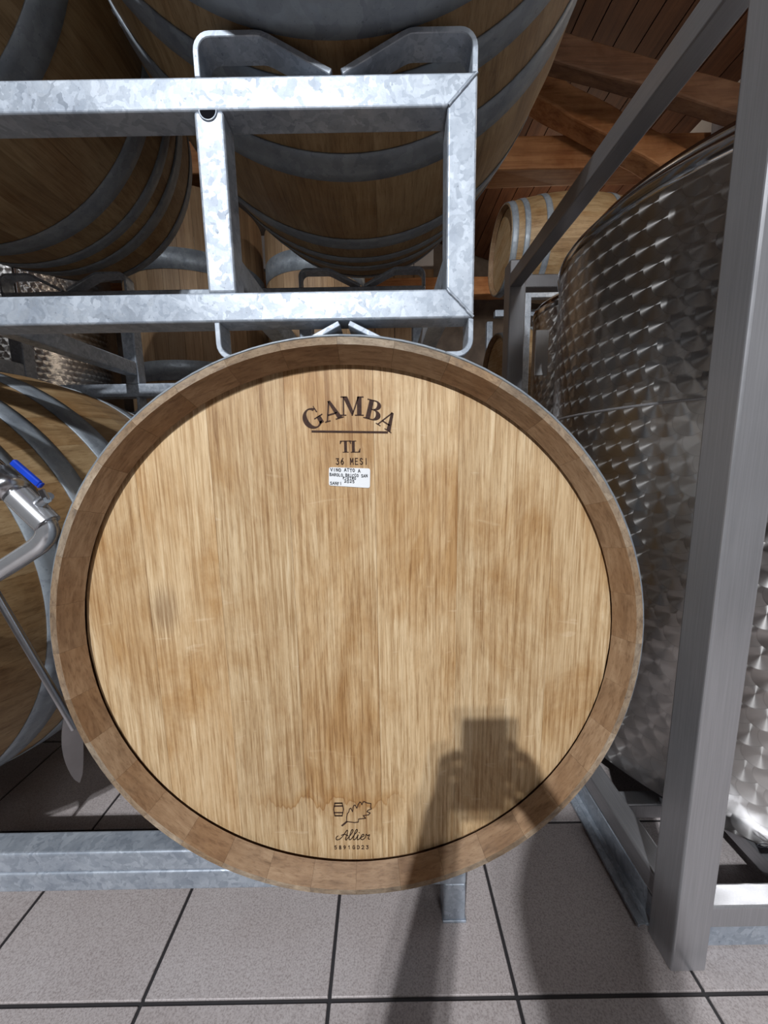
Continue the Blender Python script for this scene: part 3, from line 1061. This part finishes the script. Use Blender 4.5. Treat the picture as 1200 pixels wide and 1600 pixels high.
# lever
h0, h1, h2 = at(75, 772, WY - .02), at(62, 757, WY - .02), at(20, 721, WY - .022)
lv = MB()
nrm = Vector((0, -1, 0))
def slab(path, wd, th):
    bb = MB()
    for a, c in zip(path, path[1:]):
        d = (c - a).normalized()
        s_ = d.cross(nrm).normalized() * wd / 2
        t_ = nrm * th / 2
        vs = [a - s_ - t_, a + s_ - t_, a + s_ + t_, a - s_ + t_, c - s_ - t_, c + s_ - t_, c + s_ + t_, c - s_ + t_]
        bb.add(vs, [(0, 3, 2, 1), (4, 5, 6, 7), (0, 1, 5, 4), (1, 2, 6, 5), (2, 3, 7, 6), (3, 0, 4, 7)])
    return bb
lever = slab([h1 + (h1 - h2) * .08, h1, h2], 0.0085, 0.006).build('lever', M['blue'], wand, 0.003, 3)
lever['label'] = 'blue plastic valve lever'
k0, k1 = at(74, 782, WY - .018), at(64, 765, WY - .02)
slab([k0, k1], 0.009, 0.004).build('lever_arm', M['rod'], wand, 0.001, 1)
MB().tube([at(74, 781, WY + .01), at(74, 781, WY - .020)], 0.0045, 6).build('stem_nut', M['hoop'], wand)
MB().tube([at(60, 787, WY), at(77, 775, WY - .012)], [0.008, 0.0055], 10).build('stem', M['rod'], wand)
# elbow pipe
e0 = v1
pts = [e0, at(66, 808, WY), at(73, 822, WY), at(73, 836, WY), at(64, 849, WY), at(48, 861, WY), at(0, 892, WY)]
pts2 = smooth([(p.x, p.z) for p in pts], 4)
pl = [(x, WY, z) for x, z in pts2]
end = Vector(pl[-1])
dv = (end - Vector(pl[-4])).normalized()
pl += [tuple(end + dv * 0.04 + Vector((0, -.012, 0))), tuple(end + dv * 0.13 + Vector((0, -.03, 0))), (-0.80, 0.468, 0.62), (-0.83, 0.50, 0.60), (-0.835, 0.55, 0.598)]
MB().tube(pl, 0.0128, 16).build('elbow_pipe', M['pipe'], wand)
r0, r1 = at(102, 1112, WY), at(0, 938, WY)
rd = (r1 - r0).normalized()
MB().tube([r0 - rd * .03, r1, r1 + rd * 0.055], 0.0052, 12).build('rod', M['rod'], wand)
# paddle blade: a thin leaf, edge on to the left
bl = MB()
pm0, pm1 = at(115, 1095, WY + .012), at(124, 1222, WY + .014)
ax_ = (pm1 - pm0)
sd_ = Vector((1.0, 1.3, 0.12)).normalized()
vs, nn = [], 14
for i in range(nn + 1):
    f = i / nn
    hw_ = 0.0125 * (math.sin(math.pi * (0.12 + 0.88 * f)) ** 0.6 if f < 1 else 0.0) + 0.0006
    c_ = pm0 + ax_ * f + Vector((-0.006 * math.sin(math.pi * f), 0, 0))
    for o_ in (-0.0012, 0.0012):
        n_ = Vector((1.3, -1.0, 0)).normalized() * o_
        vs += [tuple(c_ - sd_ * hw_ + n_), tuple(c_ + sd_ * hw_ + n_)]
fs = []
for i in range(nn):
    a, c = 4 * i, 4 * i + 4
    fs += [(a, a + 1, c + 1, c), (a + 2, c + 2, c + 3, a + 3), (a, c, c + 2, a + 2), (a + 1, a + 3, c + 3, c + 1)]
fs += [(0, 2, 3, 1), (4 * nn, 4 * nn + 1, 4 * nn + 3, 4 * nn + 2)]
bl.add(vs, fs, 0, False)
bl.build('paddle', M['rod'], wand)

# ------------------------------------------------------------------ stainless tank in its frame (right)
def tank_shell(R, z0, z1, name, mat, parent, loc=(0, 0, 0), n=96, top=None):
    me = bpy.data.meshes.new(name)
    vs, fs, uvs = [], [], []
    rows = 8
    for j in range(rows + 1):
        z = z0 + (z1 - z0) * j / rows
        for k in range(n + 1):
            a = 2 * math.pi * k / n
            vs.append((R * math.cos(a), R * math.sin(a), z))
    for j in range(rows):
        for k in range(n):
            i = j * (n + 1) + k
            fs.append((i, i + 1, i + n + 2, i + n + 1))
    me.from_pydata(vs, [], fs)
    ul = me.uv_layers.new(name='sheet')
    for p in me.polygons:
        p.use_smooth = True
        for li in p.loop_indices:
            vi = me.loops[li].vertex_index
            ul.data[li].uv = (2 * math.pi * R * (vi % (n + 1)) / n, vs[vi][2])
    me.materials.append(mat)
    return link(name, me, parent, loc)


TKX, TKY, TKR = 1.065, 1.085, 0.525
TZ0, TZ1 = 0.135, 1.495
tank = thing('steel_tank', 'large round stainless wine tank with swirl-brushed scales inside the steel frame', 'tank', (TKX, TKY, 0))
tank_shell(TKR, TZ0, TZ1, 'shell', M['perlage'], tank)
MB().lathe([(TKR - .0005, TZ0), (TKR - .05, TZ0 - .012), (0.12, TZ0 - .05), (0, TZ0 - .052)], 64).build('bottom', M['frame'], tank)
MB().lathe([(TKR + 0.012 * math.cos(a) - .006, TZ1 + .008 + 0.020 * math.sin(a)) for a in [2 * math.pi * i / 14 for i in range(14)]], 96, closed=True).build('rim', M['chrome'], tank)
MB().lathe([(TKR - .02, TZ1 + .004), (TKR - .066, TZ1 + .006), (TKR - .066, TZ1 + .032), (TKR - .050, TZ1 + .040), (TKR - .044, TZ1 + .058), (TKR - .052, TZ1 + .074), (TKR - .075, TZ1 + .078), (TKR - .10, TZ1 + .06), (0.1, TZ1 + .08), (0, TZ1 + .08)], 96).build('lid', M['chrome'], tank)
MB().lathe([(TKR + .0005, 1.048), (TKR + .0018, 1.049), (TKR + .0018, 1.053), (TKR + .0005, 1.054)], 96).build('seam', M['frame'], tank)
# sampling fitting seen past the post
fa = math.radians(252)
fx, fy = TKR * math.cos(fa), TKR * math.sin(fa)
out = Vector((math.cos(fa), math.sin(fa), 0))
pf = Vector((fx, fy, 0.40))
ft = MB()
ft.tube([pf - out * .01, pf + out * .02, pf + out * .02, pf + out * .045], [0.02, 0.02, 0.032, 0.032], 20)
ft.build('fitting', M['chrome'], tank)

frame = thing('tank_cradle', 'brushed stainless square-tube frame standing around the large tank at right', 'frame', (0, 0, 0))
PX0, PX1 = 0.511, 0.576
QX0, QX1 = 1.60, 1.665
PY0, PY1 = 0.542, 0.602
QY0, QY1 = 1.565, 1.635
def fbox(name, *a, mat='frame', bevel=0.004):
    return MB().box(*a).build(name, M[mat], frame, bevel, 3)
for (xa, xb) in ((PX0, PX1), (QX0, QX1)):
    for (ya, yb) in ((PY0, PY1), (QY0, QY1)):
        fbox('post', xa, xb, ya, yb, 0.0, 1.70)
fbox('top_rail', PX0 + .001, PX0 + .048, PY1 - .001, QY0 + .001, 1.600, 1.650, mat='frame_y')
fbox('top_rail', QX0, QX1, PY1 - .001, QY0 + .001, 1.600, 1.650, mat='frame_y')
fbox('top_rail', PX1 - .001, QX0 + .001, QY0 + .01, QY1 - .01, 1.600, 1.650)
fbox('base_rail', PX0 + .008, PX0 + .056, PY1 - .001, QY0 + .001, 0.075, 0.122, mat='frame_y')
fbox('base_rail', QX0, QX1, PY1 - .001, QY0 + .001, 0.075, 0.122, mat='frame_y')
fbox('base_rail', PX1 - .001, QX0 + .001, PY0 + .02, PY1, 0.066, 0.112)
fbox('base_rail', PX1 - .001, QX0 + .001, QY0, QY1, 0.066, 0.112)
fbox('cross_bar', PX0 + .056, QX0 + .001, 0.79, 0.83, 0.045, 0.085)
fbox('cross_bar', PX0 + .056, QX0 + .001, 1.30, 1.34, 0.045, 0.085)
fbox('skid_bar', 0.80, 0.84, PY1 - .002, QY0 + .001, 0.045, 0.085, mat='frame_y')
# folded fork channel under the left rail and floor plate under the front rail
b = MB()
b.box(PX0 - .004, PX0 + .010, PY1 + .0, 1.45, 0.012, 0.018)
b.build('fork_channel', M['galv'], frame, .001, 1)
b = MB().strip([(PX0 + .010, 0.070), (PX0 + .010, 0.018), (PX0 - .016, 0.012), (PX0 - .016, 0.006)], 0.003, PY1 + .002, 1.45)
b.build('fork_channel', M['galv'], frame)
MB().box(PX1 + .001, QX0, 0.576, 0.579, 0.004, 0.066).build('kick_plate', M['galv'], frame)
tg = thing('tank_tag', 'small white tag with wire loop at the foot of the large tank', 'tag', (0, 0, 0))
q = at(1182, 1318, 0.645)
MB().tube([q + Vector((.010 * math.cos(a) * 1.4 + .01, -.004, .004 * math.sin(a))) for a in [i * math.pi / 6 for i in range(13)]], .0008, 6).build('wire_loop', M['ink'], tg)
MB().box(q.x + .03, q.x + .09, q.y - .006, q.y - .004, q.z - .03, q.z + .02).build('card', M['paper'], tg)

# ------------------------------------------------------------------ background right: barriques, rack and small tank
BAR = barrel_meshes('barrique', 0.345, 0.283, 0.475, 28, [(0.004, 0.045), (0.085, 0.12), (0.22, 0.26)], 0.035, 14)
rb = BAR['rh']
ss = [-rb, -0.19, -0.09, 0.02, 0.12, 0.2, rb]
BB = [board_mesh(rb, ss[i], ss[i + 1]) for i in range(6)]
def barrique(label, x, y, z, rz, seed, grp=None):
    return place_barrel(BAR, BB, label, (x, y, z), rz, tilt=0.4 * seed, seed=seed, name='oak_barrique', rivets=False, group=grp)
BZ = 2.235
barrique('pale oak barrel high on the far rack beside the tank', 0.89 + .475, 3.0, 2.44, math.radians(-90), 11)
barrique('oak barrel with shiny end hoop low on the far rack behind the frame', 0.86 + .475, 3.0, 1.565, math.radians(-88), 12)
fr = thing('far_barrel_rack', 'grey steel rack under the far barrels beside the tank', 'rack', (0, 0, 0))
for z in (2.045, 1.17):
    for yy in (2.80, 3.15):
        MB().box(0.92, 2.2, yy, yy + .05, z, z + .05).build('rail', M['galv'], fr, .004)
    MB().box(2.0, 2.05, 2.85, 3.15, z, z + .05).build('cross_rail', M['galv'], fr, .004)
for xx in (0.93, 2.15):
    for yy in (2.56, 3.42):
        MB().box(xx, xx + .05, yy, yy + .05, 0.0, 2.10).build('post', M['galv'], fr, .004)
st = thing('small_steel_tank', 'small stainless tank with level gauge and white card behind the frame', 'tank', (1.10, 2.0, 0))
tank_shell(0.30, 0.3, 1.66, 'shell', M['perlage'], st)
MB().lathe([(0.302, 1.64), (0.308, 1.66), (0.30, 1.68), (0.28, 1.70), (0.0, 1.74)], 48).build('lid', M['chrome'], st)
MB().lathe([(0.298, 0.3), (0.2, 0.2), (0.05, 0.16), (0, 0.16)], 48).build('bottom', M['chrome'], st)
for a in (0, 2.1, 4.2):
    MB().tube([(0.25 * math.cos(a + .4), 0.25 * math.sin(a + .4), 0.0), (0.25 * math.cos(a + .4), 0.25 * math.sin(a + .4), 0.32)], .02, 10).build('leg', M['frame'], st)
MB().tube([(-0.20, -0.29, 0.5), (-0.20, -0.29, 1.62)], .012, 10).build('gauge_tube', M['chrome'], st)
a_, c_ = at(838, 516, 1.69), at(853, 586, 1.69)
MB().box(a_.x - 1.10, c_.x + .004 - 1.10, -0.312, -0.3035, c_.z, a_.z).build('hanging_card', M['paper'], st)

# ------------------------------------------------------------------ background left: wooden vats and steel tank
def vat(label, x, y, R, h, seed, n=30):
    root = thing('wooden_vat', label, 'vat', (x, y, 0))
    half = math.pi / n * 0.985
    b = MB()
    for r in (R, R - .05):
        b.add([], [])
    vs = []
    for z in (0.25, h):
        f = 1 - 0.06 * (z - .25) / (h - .25)
        for r in (R * f, R * f - .05):
            for a in (-half, 0, half):
                vs.append((r * math.cos(a), r * math.sin(a), z))
    b.add(vs, [(0, 1, 7, 6), (1, 2, 8, 7), (3, 9, 10, 4), (4, 10, 11, 5), (0, 6, 9, 3), (2, 5, 11, 8), (6, 7, 10, 9), (7, 8, 11, 10), (0, 3, 4, 1), (1, 4, 5, 2)])
    me = b.mesh('stave', M['vat'])
    for i in range(n):
        link('stave', me, root, None, (0, 0, 2 * math.pi * i / n))
    for z, ww in ((0.5, .1), (1.56, .15), (2.36, .15)):
        f0, f1 = 1 - 0.06 * (z - .25) / (h - .25), 1 - 0.06 * (z + ww - .25) / (h - .25)
        MB().lathe([(R * f0 + .003, z), (R * f1 + .003, z + ww), (R * f1, z + ww), (R * f0, z)], 64, closed=True).build('hoop', M['hoop'], root)
    MB().lathe([(R - .06, 0.30), (0, 0.30)], 40).build('bottom', M['vat'], root)
    for a in (0.6, 2.2, 3.8, 5.4):
        MB().box(R * .7 * math.cos(a) - .06, R * .7 * math.cos(a) + .06, R * .7 * math.sin(a) - .06, R * .7 * math.sin(a) + .06, 0, .31).build('foot', M['beam'], root, .005)
    return root
vat('upright oak vat with broad grey hoops behind the barrels at left', -1.62, 3.55, 0.60, 2.95, 21)
vat('dark upright oak vat seen under the middle barrel of the upper tier', -0.55, 3.45, 0.44, 2.75, 22, 26)
lt = thing('tall_steel_tank', 'shiny stainless tank with upright steel tubes behind the lower left barrel', 'tank', (-2.95, 3.25, 0))
tank_shell(0.62, 0.25, 2.6, 'shell', M['perlage'], lt)
MB().lathe([(0.62, 2.6), (0.60, 2.64), (0.2, 2.78), (0, 2.78)], 48).build('lid', M['chrome'], lt)
for xx in (-0.16, -0.02, 0.42):
    yy = -math.sqrt(0.62 ** 2 - xx * xx) - .02
    MB().tube([(xx, yy, 0.4), (xx, yy, 2.5)], 0.016, 10).build('upright_tube', M['chrome'], lt)
for a in (0.8, 2.4, 4.0, 5.5):
    MB().tube([(0.5 * math.cos(a), 0.5 * math.sin(a), 0), (0.5 * math.cos(a), 0.5 * math.sin(a), 0.3)], .03, 10).build('leg', M['frame'], lt)

# ------------------------------------------------------------------ the photographer, crouching behind the camera, and the phone
phone = thing('phone', 'dark phone held up by the crouching photographer, seen as a shadow on the barrel', 'phone', (0, 0, 0))
MB().box(-0.0355, 0.0355, -0.013, -0.005, CAM_H - 0.115, CAM_H + 0.032).build('phone_body', M['dark'], phone, 0.003, 3)


def skinned(nodes, edges, root=0, levels=2):
    me = bpy.data.meshes.new('body_cage')
    names = list(nodes)
    me.from_pydata([nodes[n_][0] for n_ in names], [(names.index(a), names.index(b)) for a, b in edges], [])
    o = bpy.data.objects.new('body_cage', me)
    col.objects.link(o)
    o.modifiers.new('skin', 'SKIN')
    for i, n_ in enumerate(names):
        r = nodes[n_][1]
        me.skin_vertices[0].data[i].radius = r if isinstance(r, tuple) else (r, r)
        me.skin_vertices[0].data[i].use_root = (i == root)
    s = o.modifiers.new('sub', 'SUBSURF')
    s.levels = s.render_levels = levels
    dg = bpy.context.evaluated_depsgraph_get()
    out = bpy.data.meshes.new_from_object(o.evaluated_get(dg))
    bpy.data.objects.remove(o)
    return out


PXO = -0.05
PB = -0.21
nodes = {
    'pelvis': ((PXO, -0.66 + PB, 0.40), (.155, .12)), 'waist': ((PXO, -0.60 + PB, 0.58), (.14, .11)), 'chest': ((PXO, -0.52 + PB, 0.80), (.165, .115)),
    'collar': ((PXO, -0.47 + PB, 0.95), (.10, .08)), 'neck': ((PXO, -0.44 + PB, 1.02), .055), 'jaw': ((PXO, -0.41 + PB, 1.09), (.065, .075)), 'head': ((PXO, -0.41 + PB, 1.17), (.078, .092)), 'crown': ((PXO, -0.42 + PB, 1.23), (.06, .07)),
}
edges = [('pelvis', 'waist'), ('waist', 'chest'), ('chest', 'collar'), ('collar', 'neck'), ('neck', 'jaw'), ('jaw', 'head'), ('head', 'crown')]
for s, sd in ((-1, 'l'), (1, 'r')):
    X = lambda v: PXO + s * v
    nodes.update({
        sd + 'hip': ((X(.11), -.62 + PB, .40), .10), sd + 'thigh': ((X(.135), -.42 + PB, .47), .088), sd + 'knee': ((X(.155), -.22 + PB, .51), .066), sd + 'calf': ((X(.15), -.34 + PB, .29), .06),
        sd + 'ankle': ((X(.15), -.42 + PB, .10), .043), sd + 'heel': ((X(.15), -.44 + PB, .045), .042), sd + 'toe': ((X(.17), -.22 + PB, .035), .034),
        sd + 'shoulder': ((X(.15), -.48 + PB, .91), .06), sd + 'elbow': ((X(.165) + .02, -.36, .76), .048), sd + 'wrist': ((s * .085 - .005, -.09, .845), .030),
        sd + 'palm': ((s * .066, -.045, .865), (.026, .018)),
    })
    edges += [('pelvis', sd + 'hip'), (sd + 'hip', sd + 'thigh'), (sd + 'thigh', sd + 'knee'), (sd + 'knee', sd + 'calf'), (sd + 'calf', sd + 'ankle'), (sd + 'ankle', sd + 'heel'), (sd + 'heel', sd + 'toe'),
              ('collar', sd + 'shoulder'), (sd + 'shoulder', sd + 'elbow'), (sd + 'elbow', sd + 'wrist'), (sd + 'wrist', sd + 'palm')]
    for k, dz in enumerate((0.036, 0.014, -0.008, -0.030)):
        ln = (0.9, 1.0, 0.95, 0.75)[k]
        f1, f2, f3 = sd + 'f%da' % k, sd + 'f%db' % k, sd + 'f%dc' % k
        nodes[f1] = ((s * .060, -.022 + .012 * ln, .868 + dz), .0085)
        nodes[f2] = ((s * .052, -.004 + .014 * ln, .870 + dz), .0082)
        nodes[f3] = ((s * (.052 - .028 * ln), .006 + .008, .872 + dz), .0075)
        edges += [(sd + 'palm', f1), (f1, f2), (f2, f3)]
    nodes[sd + 't1'] = ((s * .050, -.034, .895), .0095)
    nodes[sd + 't2'] = ((s * .030, -.024, .905), .009)
    edges += [(sd + 'palm', sd + 't1'), (sd + 't1', sd + 't2')]
person = thing('person', 'crouching person in dark clothes holding a phone, whose shadow falls on barrel and floor', 'person', (0, 0, 0))
try:
    bme = skinned(nodes, edges)
    for m_ in (M['cloth'], M['denim'], M['skin'], M['dark']):
        bme.materials.append(m_)
    for p in bme.polygons:
        c = p.center
        p.use_smooth = True
        if c.z > 1.0 and abs(c.x - PXO) < .12 or (c.y > -0.12 and c.z > .78):
            p.material_index = 2
        elif c.z < 0.075:
            p.material_index = 3
        elif c.z < 0.56:
            p.material_index = 1
        else:
            p.material_index = 0
    body = link('body', bme, person)
except Exception as ex:
    print('body failed', ex)
hd = MB()
hc = Vector((PXO, -0.425 + PB, 1.20))
hd.lathe([(0.0, .105), (.05, .095), (.082, .06), (.094, .01), (.088, -.03), (.075, -.05)], 20)
hair = hd.build('hair', M['hair'], person)
hair.location = hc
fc = MB()
for s in (-1, 1):
    e_ = Vector((PXO + s * .031, -0.322 + PB, 1.165))
    fc.tube([e_, e_ + Vector((0, .006, 0))], [.009, .004], 8)
fc.build('eyes', M['ink'], person)
MB().tube([(PXO, -.325 + PB, 1.165), (PXO, -.305 + PB, 1.135), (PXO, -.318 + PB, 1.128)], [.008, .013, .008], 8).build('nose', M['skin'], person)
MB().tube([(PXO - .022, -.322 + PB, 1.10), (PXO, -.315 + PB, 1.102), (PXO + .022, -.322 + PB, 1.10)], [.003, .006, .003], 8).build('mouth', M['skin'], person)
